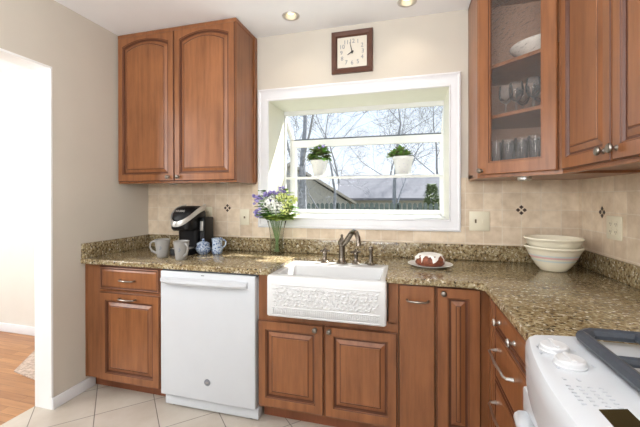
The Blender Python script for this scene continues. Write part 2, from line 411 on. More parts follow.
# garden window
def garden_window():
    r = thing('window_1', None, None, (0, 0, 0)); r['kind'] = 'structure'
    X0, X1, Z0, Z1 = WX0, WX1, WZ0, WZ1; D0, D1 = .34, .61
    def rect(i, y, ox0=1.0317, ox1=2.4929, oz0=1.0993, oz1=2.1645):
        return None
    # casing, a mitred moulding
    O = (1.0317, 2.4929, 1.0993, 2.1645); I = (X0, X1, Z0, Z1)
    def loop(t, y):
        q = [O[k]+(I[k]-O[k])*t for k in range(4)]
        return [(q[0], y, q[2]), (q[1], y, q[2]), (q[1], y, q[3]), (q[0], y, q[3])]
    b = MB(); b.rings([loop(0, -.0005), loop(0, -.022), loop(.12, -.026), loop(.22, -.022), loop(.30, -.018), loop(.85, -.014), loop(.93, -.018), loop(1, -.016), loop(1, -.0005)], caps=(False, False))
    b.build('casing', 'white_paint', r, 25)
    b = MB(); t = .028
    b.box(X0-t, X0, 0, D0, Z0-t, Z1+t); b.box(X1, X1+t, 0, D0, Z0-t, Z1+t); b.box(X0, X1, 0, D0, Z1, Z1+t)
    b.build('jamb', 'cream_paint', r, 0)
    MB().box(X0, X1, 0, D1, Z0-t, Z0).build('sill', 'shade_white', r, 0)
    ZR = 1.872                                           # top of the front glass; the glass roof rises from here to the house wall
    b = MB(); f = .032
    b.box(X0-t, X0+f-.002, D1-.034, D1+.001, Z0+.001, 1.80, .003); b.box(X1-.012, X1+t, D1-.034, D1+.001, Z0+.001, 1.80, .003)
    b.box(X0-t-.001, X1+t+.001, D1-.035, D1, 1.795, ZR-.012, .003)
    b.box(X0-t-.001, X1+t+.001, D1-.03, D1, Z0+.0005, 1.222, .003)
    b.box(X0-t, X1+t, D0, D0+.03, Z1-.035, Z1+.02, .003)
    for xa, xb in ((X0-t, X0+.012), (X1-.004, X1+t)):
        b.prism([(D0+.001, Z1-.03), (D1-.002, ZR-.03), (D1-.002, ZR+.004), (D0+.001, Z1+.018)], xa+.0015, xb-.0015, 'X')
        b.box(xa+.001, xb-.001, D0+.0005, D0+.029, Z0+.002, Z1-.02); b.box(xa+.002, xb-.002, D0+.03, D1-.03, Z0-.019, Z0+.03)
    b.build('window_frame', 'shade_white', r, 0)
    MB().box(X0, X1, D1-.030, D1+.004, ZR-.012, ZR).build('gasket', 'dark_gasket', r, 0)
    MB().box(X0, X1, D1-.018, D1-.012, 1.222, 1.795).build('front_pane', 'glass', r, 0)
    MB().prism([(D0+.01, Z1-.012), (D1, ZR-.004), (D1, ZR+.002), (D0+.01, Z1-.006)], X0+.012, X1-.004, 'X').build('roof_pane', 'glass', r, 0)
    for xa in (X0-.012, X1+.01):
        MB().prism([(D0+.03, Z0), (D1-.03, Z0), (D1-.03, ZR-.03), (D0+.03, Z1-.04)], xa, xa+.005, 'X').build('side_pane', 'glass', r, 0)
    s = MB().box(X0, X1, D0+.02, D0+.045, 1.488, 1.508, .003).build('shelf_rail', 'shade_white', r)
    MB().box(X0, X1, D0+.045, D1-.04, 1.4995, 1.5055).build('glass_shelf', 'glass', r, 0)
garden_window()

# ------------------------------------------------------------------ cabinetry builders (local: x right, front toward -y, z up)
def door_mb(w, h, stile=.046, rail=.050, arch=0, t=.02, drawer=False):
    b = MB(); n = 14 if arch else 1; tr = .027 if arch else rail
    def outer(i, y):
        p = [(i, y, i), (w-i, y, i)]
        for k in range(n+1): p.append((w-i-(w-2*i)*k/n, y, h-i))
        return p
    def inner(i, y):
        x0, x1, z0 = stile+i, w-stile-i, rail+i; p = [(x0, y, z0), (x1, y, z0)]
        for k in range(n+1):
            u = 1-k/n; p.append((x0+(x1-x0)*u, y, h-tr-i-arch*(2*u-1)**2))
        return p
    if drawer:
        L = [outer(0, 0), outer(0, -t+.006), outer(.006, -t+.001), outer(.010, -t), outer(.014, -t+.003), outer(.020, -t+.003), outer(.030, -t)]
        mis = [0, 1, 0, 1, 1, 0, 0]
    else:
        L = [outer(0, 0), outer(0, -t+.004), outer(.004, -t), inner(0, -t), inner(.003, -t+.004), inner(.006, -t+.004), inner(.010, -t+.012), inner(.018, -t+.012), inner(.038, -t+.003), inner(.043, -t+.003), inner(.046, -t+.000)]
        mis = [0, 1, 0, 1, 0, 1, 1, 0, 1, 0, 0]  # outer bevel darkened to imitate the gap shadow; inner rings are groove glaze
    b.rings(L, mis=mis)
    return b
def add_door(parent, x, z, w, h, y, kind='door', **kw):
    return door_mb(w, h, **kw).build(kind, ['wood', 'glaze_edge_shade'], parent, 0, loc=(x, y, z))
def knob(parent, x, z, y=-.02, m='pewter', r=.015):
    return MB().lathe([(.011, 0), (.0085, .003), (.0055, .007), (.006, .012), (r*.9, .017), (r, .022), (r*.85, .027), (r*.4, .030), (0, .0305)], (x, y, z), 16, axis='Y').build('knob', m, parent)
def pull(parent, x, z, L, y=-.02, m='pewter', r=.005, out=.028):
    pts = [(x-L/2, y, z), (x-L/2+.003, y-out*.75, z), (x-L/2+.016, y-out, z)]
    for k in range(5): pts.append((x-L/4+L/2*k/4, y-out-.004*sin(pi*k/4), z))
    pts += [(x+L/2-.016, y-out, z), (x+L/2-.003, y-out*.75, z), (x+L/2, y, z)]
    b = MB().tube(pts, [r*1.5, r, r]+[r*1.0, r*1.15, r*1.3, r*1.15, r*1.0]+[r, r, r*1.5], 8)
    return b.build('handle', m, parent)
def carcass(parent, w, d, z0, z1, name='body', toe=None, m='wood'):
    o = MB().box(0, w, -d, -.004, z0, z1).build(name, m, parent, 0)
    if toe is not None: MB().box(.0, w, -d+.075, -.01, 0, z0).build('toe_kick', 'wood_dark', parent, 0)
    return o

# --- upper cabinet left of the window
c = thing('wall_cabinet', 'tall cherry wood wall cabinet with two arched doors in the left corner beside the window', 'cabinet', (.004, 0, UB))
UW = 1.004; UH = ZC-UB-.012
carcass(c, UW, .325, 0, UH)
b = MB(); b.box(UW, UW+.012, -.05, -.004, 0, UH, .002); b.build('scribe_strip', 'wood', c, 0)
b = MB(); b.box(.0, UW+.004, -.328, -.30, -.012, 0, .002); b.box(UW-.012, UW+.004, -.30, -.004, -.012, 0); b.build('light_rail', 'wood', c, 0)
b = MB(); b.box(0, UW+.004, -.334, -.31, UH-.02, UH+.008, .002); b.box(UW-.01, UW+.004, -.31, -.004, UH-.02, UH+.008, .002); b.build('top_moulding', 'wood', c, 0)
for x0, x1, kx in ((.010, .508, .465), (.514, 1.000, .549)):
    d = add_door(c, x0, .004, x1-x0, UH-.026, -.325, arch=.042, stile=.042)
    knob(d, kx-x0, .028)
# --- diagonal corner cabinet with a glass door
CA = Vector((W-.6346, -.325, 0)); CB = Vector((W-.325, -.6346, 0))
c = thing('wall_cabinet', 'diagonal corner wall cabinet with a glass door showing glassware', 'cabinet', (W, 0, UB))
def L2(p): return (p[0]-W, p[1])
pent = [(-.004, -.004), (-.6346, -.004), L2(CA), L2(CB), (-.004, -.6346)]
H = ZC-UB-.004
b = MB(); b.prism([(-.004, -.004), (-.6346, -.004), L2(CA), (-.614, -.325), (-.614, -.02), (-.004, -.02)], 0, H, 'Z')
b.prism([(-.004, -.02), (-.02, -.02), (-.02, -.616), (-.325, -.616), L2(CB), (-.004, -.6346)], 0, H, 'Z')
b.prism(pent, -.012, .018, 'Z'); b.prism(pent, H-.02, H, 'Z'); b.build('body', 'wood', c, 0)
b = MB(); b.box(-.612, -.022, -.026, -.0205, .02, H-.02); b.box(-.026, -.0205, -.612, -.026, .02, H-.02); b.build('back_panel', 'cab_in', c, 0)
ins = [(-.027, -.027), (-.61, -.027), (-.61, -.318), (-.318, -.61), (-.027, -.61)]
SHELVES = [1.785-UB, 2.065-UB]
for z in SHELVES: MB().prism(ins, z-.018, z, 'Z').build('shelf', 'wood', c, 0)
fl = (CB-CA).length
fr = thing('face', None, None); COL.objects.unlink(fr); bpy.data.objects.remove(fr)
rz = -pi/4
def glass_door(parent, w, h):
    b = MB(); s = .063; t = .02
    L = lambda i, y, s0=0: [(s0+i, y, s0+i), (w-s0-i, y, s0+i), (w-s0-i, y, h-s0-i), (s0+i, y, h-s0-i)]
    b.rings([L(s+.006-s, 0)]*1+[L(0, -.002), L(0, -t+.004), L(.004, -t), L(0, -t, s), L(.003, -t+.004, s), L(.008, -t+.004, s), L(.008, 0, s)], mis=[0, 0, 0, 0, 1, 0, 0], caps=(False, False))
    d = b.build('door', ['wood', 'glaze_edge_shade'], parent, 0)
    MB().box(s+.006, w-s-.006, -.010, -.006, s+.006, h-s-.006).build('glass_pane', 'cabinet_glass', d, 0)
    return d
dd = glass_door(c, .405, H-.028)
off = (fl-.405)/2; pA = Vector(L2(CA)).to_3d(); ux = Vector((1, -1, 0)).normalized(); nv = Vector((-1, -1, 0)).normalized()
dd.location = pA+ux*off+nv*.001+Vector((0, 0, .006)); dd.rotation_euler = (0, 0, rz)
knob(dd, .022, .022)
b = MB(); b.box(0, .016, -.0005, .018, .0, H); b.box(fl-.016, fl, -.0005, .018, .0, H); st = b.build('face_frame', 'wood', c, 0, loc=pA, rot=(0, 0, rz))
# --- right run wall cabinet
c = thing('wall_cabinet', 'cherry wood wall cabinet with two panelled doors on the right wall over the range side', 'cabinet', (W, -.640, UB), -pi/2)
carcass(c, .86, .325, 0, H)
b = MB(); b.box(0, .86, -.328, -.30, -.012, 0, .002); b.build('light_rail', 'wood', c, 0)
for x0, x1, kx in ((.028, .428, .356), (.440, .838, .408+.055)):
    d = add_door(c, x0, .006, x1-x0, H-.03, -.325, arch=.045, stile=.046)
    knob(d, (.362 if x0 < .1 else .028), .038, r=.017)

# --- base cabinets
FACE = -.61
c = thing('base_cabinet', 'cherry base cabinet with one drawer over one door at the left wall', 'cabinet', (.003, 0, 0))
carcass(c, .634, -FACE, .095, .877, toe=1)
d = add_door(c, .137, .712, .478, .156, FACE, 'drawer', drawer=True); pull(d, .235, .072, .115)
d = add_door(c, .137, .098, .478, .595, FACE); pull(d, .235, .562, .125)
b = MB(); b.box(0, .012, FACE-.008, FACE, .095, .877, .003); b.build('scribe_strip', 'wood', c, 0)

c = thing('base_cabinet', 'sink base cabinet with two raised panel doors under the white apron sink', 'cabinet', (1.304, 0, 0))
b = MB(); b.box(0, .02, FACE, -.004, .095, .877); b.box(.783, .803, FACE, -.004, .095, .877); b.box(.02, .783, FACE, -.004, .095, .115)
b.box(.0195, .076, FACE+.0005, FACE+.02, .655, .8765); b.box(.752, .7835, FACE+.0005, FACE+.02, .655, .8765); b.box(.0195, .7835, FACE+.0005, FACE+.02, .1145, .662); b.box(.02, .783, -.02, -.004, .115, .62)
b.build('body', 'wood', c, 0)
MB().box(0, .803, FACE+.075, -.01, 0, .095).build('toe_kick', 'wood_dark', c, 0)
for x0, x1, kx in ((.004, .396, .352), (.406, .796, .434)):
    d = add_door(c, x0, .112, x1-x0, .500, FACE); knob(d, kx-x0, .478)
c = thing('base_cabinet', 'narrow pull-out base cabinet with a plain slab front right of the sink', 'cabinet', (2.110, 0, 0))
carcass(c, .180, -FACE, .095, .877, toe=1)
d = MB().box(.006, .176, -.02, 0, 0, .762, .003).build('door', 'wood', c, 0, loc=(0, FACE, .108)); pull(d, .095, .686, .105)
c = thing('base_cabinet', 'corner base cabinet with a tall narrow raised panel door', 'cabinet', (2.293, 0, 0))
b = MB(); b.box(0, .252, FACE, -.004, .095, .877); b.box(.252, W-2.293-.004, -.652, -.004, .095, .877); b.build('body', 'wood', c, 0)
MB().box(0, .30, FACE+.075, -.01, 0, .095).build('toe_kick', 'wood_dark', c, 0)
d = add_door(c, .005, .108, .205, .762, FACE, stile=.052); knob(d, .032, .735)
# --- right run drawers (faces -x)
XF = 2.55
c = thing('base_cabinet', 'three drawer base cabinet at the inside corner next to the range', 'cabinet', (W, -.655, 0), -pi/2)
Lr = .665
carcass(c, Lr, W-XF, .095, .877, toe=1)
b = MB()
for k in range(3): b.box(.012+.036*k, .040+.036*k, -(W-XF)-.014, -(W-XF), .1, .872, .005)
b.build('fluted_filler', 'wood', c, 30)
for z0, z1, kind in ((.752, .870, 0), (.522, .744, 1), (.108, .514, 1)):
    d = add_door(c, .128, z0, Lr-.134, z1-z0, -(W-XF), 'drawer', drawer=True)
    if kind == 0:
        knob(d, .095, .045, m='nickel', r=.016); knob(d, .31, .045, m='nickel', r=.016)
    else: pull(d, .17, (z1-z0)-.085, .26, m='nickel', r=.0055, out=.032)

# ------------------------------------------------------------------ countertop
XC = 2.51; YE = -1.325
def worktop():
    r = thing('countertop', 'brown speckled granite L-shaped worktop with an upstand along the walls', 'countertop', (0, 0, CT-.035))
    pts = [(.001, -.001), (.001, -.65), (1.396, -.65), (1.396, -.205), (2.043, -.205), (2.043, -.65), (XC-.03, -.65)]
    for k in range(1, 6):
        a = pi/2*k/6; pts.append((XC-.03+.03*sin(a), -.68+.03*cos(a)))
    pts += [(XC, -.68), (XC, YE), (W-.001, YE), (W-.001, -.001)]
    b = MB(); b.prism(pts, 0, .035, 'Z')
    es = [e for e in b.bm.edges if abs(e.verts[0].co.z-e.verts[1].co.z) < 1e-6]
    bmesh.ops.bevel(b.bm, geom=es, offset=.007, segments=3, profile=.5, affect='EDGES')
    b.build('slab', 'granite', r, 40)
    z0, z1 = .035, .137
    MB().box(.022, W-.022, -.021, -.0085, z0, z1, .003).build('upstand', 'granite', r)
    MB().box(.001, .021, -.648, -.0085, z0, z1, .003).build('upstand', 'granite', r)
    MB().box(W-.021, W-.0085, YE, -.0085, z0, z1, .003).build('upstand', 'granite', r)
worktop()

# ------------------------------------------------------------------ sink
def sink():
    r = thing('farmhouse_sink', 'white apron front farmhouse sink with an embossed front', 'sink', (1.389, -.695, .665))
    w, d, h = .661, .485, .229                     # local x right, y back, z up
    def rr(x0, x1, y0, y1, z, rad, n=5):
        p = []
        for cx, cy, a0 in ((x1-rad, y0+rad, -pi/2), (x1-rad, y1-rad, 0), (x0+rad, y1-rad, pi/2), (x0+rad, y0+rad, pi)):
            for k in range(n+1): a = a0+pi/2*k/n; p.append((cx+rad*cos(a), cy+rad*sin(a), z))
        return p
    b = MB(); R = .014
    b.rings([rr(.004, w-.004, .004, d-.004, 0, R), rr(0, w, 0, d, .006, R), rr(0, w, 0, d, h-.012, R), rr(.004, w-.004, .004, d-.004, h-.003, R), rr(.012, w-.012, .012, d-.012, h, R),
             rr(.040, w-.034, .045, d-.125, h, .03), rr(.046, w-.040, .051, d-.131, h-.006, .03), rr(.055, w-.05, .06, d-.14, .03, .04), rr(.09, w-.085, .095, d-.175, .022, .04)])
    b.build('basin', 'relief', r, 40)
    # embossed apron: two framed bands with leaf relief, and a fluted band below
    b = MB()
    for z in (.054, .010, .180): b.tube([(.030, -.001, z), (w-.030, -.001, z)], .0042, 6)
    for k in range(54):
        x = .04+(w-.08)*k/53; b.box(x-.0030, x+.0030, -.0055, .001, .016, .048, .0012, seg=1)
    rnd = random.Random(4); xx = .04; row = 0
    for zr in (.070, .088, .106, .124, .142, .160):
        row += 1; x = .045+(row % 2)*.012
        while x < w-.045:
            a = rnd.uniform(-.9, .9); l = rnd.uniform(.010, .014); q = rnd.uniform(.0045, .006)
            m_ = Matrix.Translation((x, -.0005, zr+rnd.uniform(-.004, .004))) @ Matrix.Rotation(a, 4, 'Y')
            lo = []
            for s_, yy in ((1, .001), (.85, -.0045), (.4, -.0072)):
                lo.append([m_ @ Vector((l*s_*cos(2*pi*i/8), yy, q*s_*sin(2*pi*i/8))) for i in range(8)])
            b.rings(lo); x += rnd.uniform(.021, .027)
    b.build('embossed_pattern', 'relief', r, 50)
sink()

# ------------------------------------------------------------------ dishwasher
def dishwasher():
    r = thing('dishwasher', 'white front control dishwasher under the worktop left of the sink', 'dishwasher', (.645, 0, 0))
    w = .652
    MB().box(.003, w+.004, -.60, -.01, .10, .872).build('body', 'white_gloss', r, 0)
    MB().box(.0, w+.006, -.628, -.60, .862, .876).build('top_strip', 'iron', r, 0)
    d = MB().box(0, w, -.648, -.60, .088, .868, .006, seg=3).build('door', 'white_gloss', r)
    # bar handle, bulged
    b = MB(); pr = []
    for k in range(9):
        t = k/8; x = .012+(w-.06)*t; dz = -.0; o = -.648-.028*min(1, sin(pi*min(max(t, .0), 1))*3)-.004
        pr.append([(x, o+.0, .815+.016), (x, o-.012, .815+.010), (x, o-.014, .815-.006), (x, o-.004, .815-.020), (x, -.644, .815-.020), (x, -.644, .815+.018)])
    b.rings(pr); b.build('handle', 'white_gloss', d, 40)
    lg = MB().lathe([(.021, 0), (.021, .002), (.018, .003), (0, .003)], (.335, -.648, .205), 24, axis='Y').build('badge', 'ink', d)
    mtx = Matrix.Translation((.335, -.6515, .205)) @ Matrix.Rotation(pi/2, 4, 'X')
    MB().text('GE', .017, mtx).build('monogram', 'nickel', lg, 0)
    b = MB().box(.295, .315, -.6495, -.647, .851, .855); b.build('indicator', 'dark_ink', d, 0)
    MB().box(.01, w+.004, -.615, -.55, .012, .078, .003).build('kick_plate', 'white_gloss', r)
    for x in (.06, w-.05): MB().lathe([(.015, 0), (.015, .012)], (x, -.585, 0), 12).build('foot', 'black', r)
dishwasher()

# ------------------------------------------------------------------ range
def stove():
    r = thing('gas_range', 'white slide-in gas range with grey grates and front knobs at the right edge', 'range', (2.512, -1.333, 0))
    Wd = .76; D = .685                               # local x toward the wall, y runs to -Wd
    MB().box(.035, D, -Wd, -.004, .09, .895).build('body', 'range_white', r, 0)
    def bow(y): t = (y+Wd/2)/(Wd/2); return -.05*(1-t*t)
    # oven door with rounded bar handle
    d = MB().box(-.024, .035, -Wd+.004, -.004, .20, .768, .006).build('oven_door', 'range_white', r)
    MB().box(-.0255, -.023, -Wd+.14, -.14, .36, .62).build('oven_window', 'display', d, 0)
    pts = [(-.02, -.045, .69)]+[(-.034-.026*sin(pi*k/12), -.046-(Wd-.092)*k/12, .69) for k in range(13)]+[(-.02, -Wd+.045, .69)]
    MB().tube(pts, [.022]+[.025]*13+[.022], 12).build('oven_handle', 'range_white', d)
    MB().box(-.004, .035, -Wd+.004, -.006, .095, .192, .004).build('drawer', 'range_white', r)
    # bowed control panel
    lo = []
    for k in range(17):
        y = -.001-(Wd-.002)*k/16; e = bow(y)
        pr = [(.03, .772), (-.004+e, .776), (-.014+e, .786), (-.017+e, .868), (-.014+e, .898), (-.006+e, .912), (.010+e*.9, .920), (.045+e*.7, .923), (.118, .9265), (.128, .9265), (.128, .772)]
        lo.append([(x, y, z) for x, z in pr])
    p = MB().rings(lo).build('control_panel', 'range_white', r, 30)
    nrm = Vector((-.055, 0, 1)).normalized()
    def on_panel(x, y, lift=0):
        e = bow(y)*.7; t = (x-(.045+e))/(.118-(.045+e)); return Vector((x, y, .923+.0035*t))+nrm*lift
    rot = Matrix(((nrm.z, 0, nrm.x), (0, 1, 0), (-nrm.x, 0, nrm.z))).to_4x4()
    for (x, y) in ((.020, -.112), (.024, -.196), (.020, -Wd+.112), (.024, -Wd+.196)):
        k = MB().lathe([(.034, 0), (.035, .004), (.033, .006), (.032, .014), (.028, .0175), (0, .0185)], (0, 0, 0), 28)
        o = k.build('burner_knob', 'knob_white', p); o.matrix_local = Matrix.Translation(on_panel(x, y)) @ rot
        g = MB().box(-.006, .006, -.027, .027, .0165, .0225, .0025); g.build('grip', 'knob_white', o)
    for x, y in ((.068, -.105), (.074, -.192), (-.018, -.135), (-.008, -.215), (-.012, -.09), (.012, -.27), (-.016, -.27)):
        q = on_panel(x, y, .0006); MB().box(q.x-.003, q.x+.003, q.y-.005, q.y+.005, q.z-.0006, q.z+.0006).build('dial_mark', 'pale_ink', p, 0)
    for i in range(6):
        for j in range(4):
            q = on_panel(-.020+.020*j, -.300-.014*i, .0006); MB().box(q.x-.0045, q.x+.0045, q.y-.0016, q.y+.0016, q.z-.0008, q.z+.0006).build('key_mark', 'pale_ink', p, 0)
    q = [on_panel(x, y, .0012) for x, y in ((-.002, -.385), (.050, -.372), (.050, -.50), (-.002, -.50))]
    MB().rings([[tuple(v-nrm*.004) for v in q], [tuple(v) for v in q]]).build('display', 'display', p, 0)
    # cooktop
    MB().box(.126, D, -Wd, -.002, .893, .921, .004).build('cooktop', 'range_white', r)
    def grate(x0, x1, y0, y1):
        b = MB(); z = .946; R = .0125
        def bar(p, q, rr=R, zz=z): b.tube([(*p, zz), (*q, zz)], rr, 8)
        c_ = .03
        ring = [(x0+c_, y0), (x1-c_, y0), (x1, y0+c_), (x1, y1-c_), (x1-c_, y1), (x0+c_, y1), (x0, y1-c_), (x0, y0+c_)]
        for i in range(8): bar(ring[i], ring[(i+1) % 8], .016)
        xm, ym = (x0+x1)/2, (y0+y1)/2
        bar((xm, y0), (xm, y1))
        for cx in ((x0+xm)/2, (xm+x1)/2):
            bar((cx, y0), (cx, ym-.045)); bar((cx, ym+.045), (cx, y1))
            bar((x0 if cx < xm else x1, ym), (cx-.045 if cx < xm else cx+.045, ym)); bar((xm, ym), (cx+.045 if cx < xm else cx-.045, ym))
        for px, py in ((x0+.02, y0+.02), (x1-.02, y0+.02), (x0+.02, y1-.02), (x1-.02, y1-.02), (xm, y0), (xm, y1)): b.tube([(px, py, .9215), (px, py, z)], .009, 8)
        bar((x0, y0-.088 if y0 > y1 else y0+.088), (x1, y0-.088 if y0 > y1 else y0+.088), .010)
        b.build('grate', 'iron', r)
    grate(.108, .66, -.372, -.022); grate(.108, .66, -Wd+.022, -.388)
    for x in (.222, .52):
        for y in (-.215, -Wd+.194):
            MB().lathe([(.055, .921), (.055, .926), (.042, .930), (.042, .938), (.034, .940), (.034, .946), (0, .947)], (x, y, 0), 24).build('burner_cap', 'iron', r)
    for x in (.08, .6):
        for y in (-.05, -Wd+.05): MB().lathe([(.02, 0), (.02, .092)], (x, y, 0), 10).build('foot', 'black', r)
stove()

# ------------------------------------------------------------------ faucet, sprayer
ZS = .894
def faucet():
    r = thing('faucet', 'aged bronze faucet with arched spout and two cross handles behind the sink', 'faucet', (1.735, -.245, ZS))
    b = MB(); b.lathe([(.028, 0), (.028, .006), (.021, .012), (.017, .022), (.015, .03), (.0165, .09), (.021, .096), (.021, .112), (.016, .118), (.010, .128), (.006, .134), (.008, .140), (.004, .147), (0, .148)], (0, 0, 0), 20)
    b.build('spout_base', 'bronze', r)
    b = MB(); pts = []; P0 = [(.008, -.008, .098), (.028, -.035, .115), (.048, -.062, .142), (.064, -.085, .163), (.080, -.108, .172), (.096, -.130, .168), (.106, -.146, .150), (.110, -.154, .128), (.111, -.156, .112)]
    b.tube(P0, [.013, .0135, .014, .013, .0125, .012, .0115, .012, .013], 12); b.build('spout', 'bronze', r)
    for x in (-.092, .074):
        h = MB().lathe([(.022, 0), (.022, .006), (.016, .012), (.011, .020), (.0095, .034), (.0115, .046), (.014, .052), (.012, .060), (.006, .066), (0, .067)], (x, -.002, 0), 16).build('valve', 'bronze', r)
        k = MB()
        for a in (.5, .5+pi/2): k.tube([(x-.026*cos(a), -.002-.026*sin(a), .060), (x-.012*cos(a), -.002-.012*sin(a), .060), (x+.012*cos(a), -.002+.012*sin(a), .060), (x+.026*cos(a), -.002+.026*sin(a), .060)], [.0062, .0042, .0042, .0062], 8)
        k.lathe([(.0075, .062), (.0085, .070), (.004, .077), (0, .078)], (x, -.002, 0), 12); k.build('cross_handle', 'bronze', h)
faucet()
bpy.data.objects['faucet'].scale = (1.25, 1.25, 1.3)
r = thing('side_sprayer', 'bronze side sprayer standing right of the faucet handles', 'sprayer', (1.925, -.245, ZS)); r.scale = (1.15, 1.15, 1.2)
MB().lathe([(.022, 0), (.022, .006), (.014, .012), (.0125, .02), (.011, .055)], (0, 0, 0), 16).build('holder', 'bronze', r)
MB().lathe([(.0095, .05), (.0105, .072), (.014, .078), (.014, .092), (.010, .098), (0, .099)], (0, 0, 0), 16).build('spray_head', 'bronze', r)

# ------------------------------------------------------------------ wall plates, clock, lamps
def plate(label, cat, name, loc, w, h, rz, kind):
    r = thing(name, label, cat, loc, rz)
    MB().box(-w/2, w/2, -.006, 0, -h/2, h/2, .002).build('cover_plate', 'cream_plastic', r)
    if kind == 'switch':
        MB().box(-.006, .006, -.0115, -.0061, -.010, .006, .001).build('toggle', 'slot', r, 0)
    if kind == 'double':
        for x in (-.023, .023): MB().box(x-.005, x+.005, -.013, -.0061, -.012, .012, .001).build('toggle', 'slot' if x < 0 else 'cream_plastic', r, 0)
    if kind in ('outlet', 'quad'):
        for x in ((0,) if kind == 'outlet' else (-.023, .023)):
            for z in (-.02, .02):
                o = MB().lathe([(.0165, 0), (.0165, .002), (0, .0021)], (x, -.0061, z), 20, axis='Y').build('socket', 'cream_plastic', r)
                b = MB(); b.box(x-.007, x-.005, -.0092, -.0084, z-.004, z+.006); b.box(x+.005, x+.007, -.0092, -.0084, z-.004, z+.006); b.lathe([(.002, 0), (.002, .0008)], (x, -.0084, z-.009), 8, axis='Y'); b.build('slots', 'slot', o, 0)
    return r
plate('almond wall outlet on the tile right behind the coffee maker', 'outlet', 'wall_outlet', (.585, -.0085, 1.195), .075, .122, 0, 'outlet')
plate('almond single switch plate between the coffee maker and the flowers', 'switch', 'light_switch', (.913, -.0085, 1.176), .078, .125, 0, 'switch')
plate('almond double switch plate on the tile between window and stacked bowls', 'switch', 'light_switch', (2.607, -.0085, 1.172), .122, .128, 0, 'double')
plate('almond double outlet plate on the right wall tile', 'outlet', 'wall_outlet', (W-.0085, -.395, 1.172), .135, .120, -pi/2, 'quad')

def clock():
    r = thing('wall_clock', 'square wooden wall clock with ivory dial above the window', 'clock', (1.766, 0, 2.3815))
    w, h, t = .149, .152, .036
    def L(i, y): return [(-w+i, y, -h+i), (w-i, y, -h+i), (w-i, y, h-i), (-w+i, y, h-i)]
    MB().rings([L(0, -.001), L(0, -.022), L(.004, -.026), L(.032, -.022), L(.038, -.012), L(.042, -.012), L(.042, -.001)], caps=(False, False)).build('frame', 'clock_wood', r, 0)
    MB().box(-w+.04, w-.04, -.008, -.001, -h+.04, h-.04).build('dial', 'clock_face', r, 0)
    for n in range(1, 13):
        a = 2*pi*n/12; k = 1/max(abs(sin(a)), abs(cos(a)))
        rr = .078*(k**.55); MB().text(str(n), .042, Matrix.Translation((rr*sin(a), -.0085, rr*cos(a))) @ Matrix.Rotation(pi/2, 4, 'X'), depth=.0004).build('numeral', 'ink', r, 0)
    def hand(a, l, wd, nm, y):
        m_ = Matrix.Rotation(a, 4, 'Y')
        MB().rings([[m_ @ Vector((x, yy, z)) for x, z in ((-wd, -.012), (wd, -.012), (wd*.5, l), (-wd*.5, l))] for yy in (y, y-.0015)]).build(nm, 'dark_ink', r, 0)
    hand(radians(-12), .072, .0035, 'minute_hand', -.0105); hand(radians(239), .038, .0045, 'hour_hand', -.0125)
    MB().lathe([(.007, 0), (.007, .006), (0, .0065)], (0, -.009, 0), 14, axis='Y').build('hub', 'dark_ink', r)
clock()

for i, (lx, ly) in enumerate(LIGHTS):
    r = thing('recessed_downlight', ['small recessed ceiling downlight left of the clock', 'small recessed ceiling downlight at the top edge, right of the clock'][i], 'ceiling light', (lx, ly, ZC), 0, 'recessed ceiling downlights')
    MB().rings([[(rr*cos(2*pi*k/28), rr*sin(2*pi*k/28), z) for k in range(28)] for rr, z in ((.061, -.0005), (.060, -.004), (.050, -.005), (.046, -.002), (.046, -.0005))], caps=(False, False)).build('trim_ring', 'nickel', r)
    MB().rings([[(rr*cos(2*pi*k/28), rr*sin(2*pi*k/28), z) for k in range(28)] for rr, z in ((.0455, -.003), (.043, .03), (.034, .06))], caps=(False, True)).build('reflector', 'silver', r)
    MB().lathe([(.012, .058), (.026, .04), (.029, .028), (.022, .018), (0, .014)], (0, 0, 0), 20).build('bulb', 'bulb', r)
    light('downlight_glow', 'SPOT', (lx, ly, ZC-.012), 4, (1, .86, .68), target=(lx, ly, 0), spot_size=radians(120), spot_blend=.8, shadow_soft_size=.04)
for i, (x, y, z, lb) in enumerate([(.40, -.20, UB-.0005, 'small under-cabinet puck light below the left half of the left wall cabinet'), (.84, -.20, UB-.0005, 'small under-cabinet puck light below the right half of the left wall cabinet'), (2.765, -.38, UB-.0125, 'small under-cabinet puck light below the glass door cabinet'), (2.93, -1.13, UB-.0005, 'small under-cabinet puck light below the right wall cabinet')]):
    r = thing('puck_light', lb, 'light', (x, y, z), 0, 'under-cabinet puck lights')
    MB().lathe([(.034, 0), (.034, -.012), (.028, -.018), (.024, -.018)], (0, 0, 0), 22).build('housing', 'nickel', r)
    MB().lathe([(.0235, -.0181), (.018, -.0195), (0, -.020)], (0, 0, 0), 18).build('lens', 'ceramic_white', r)

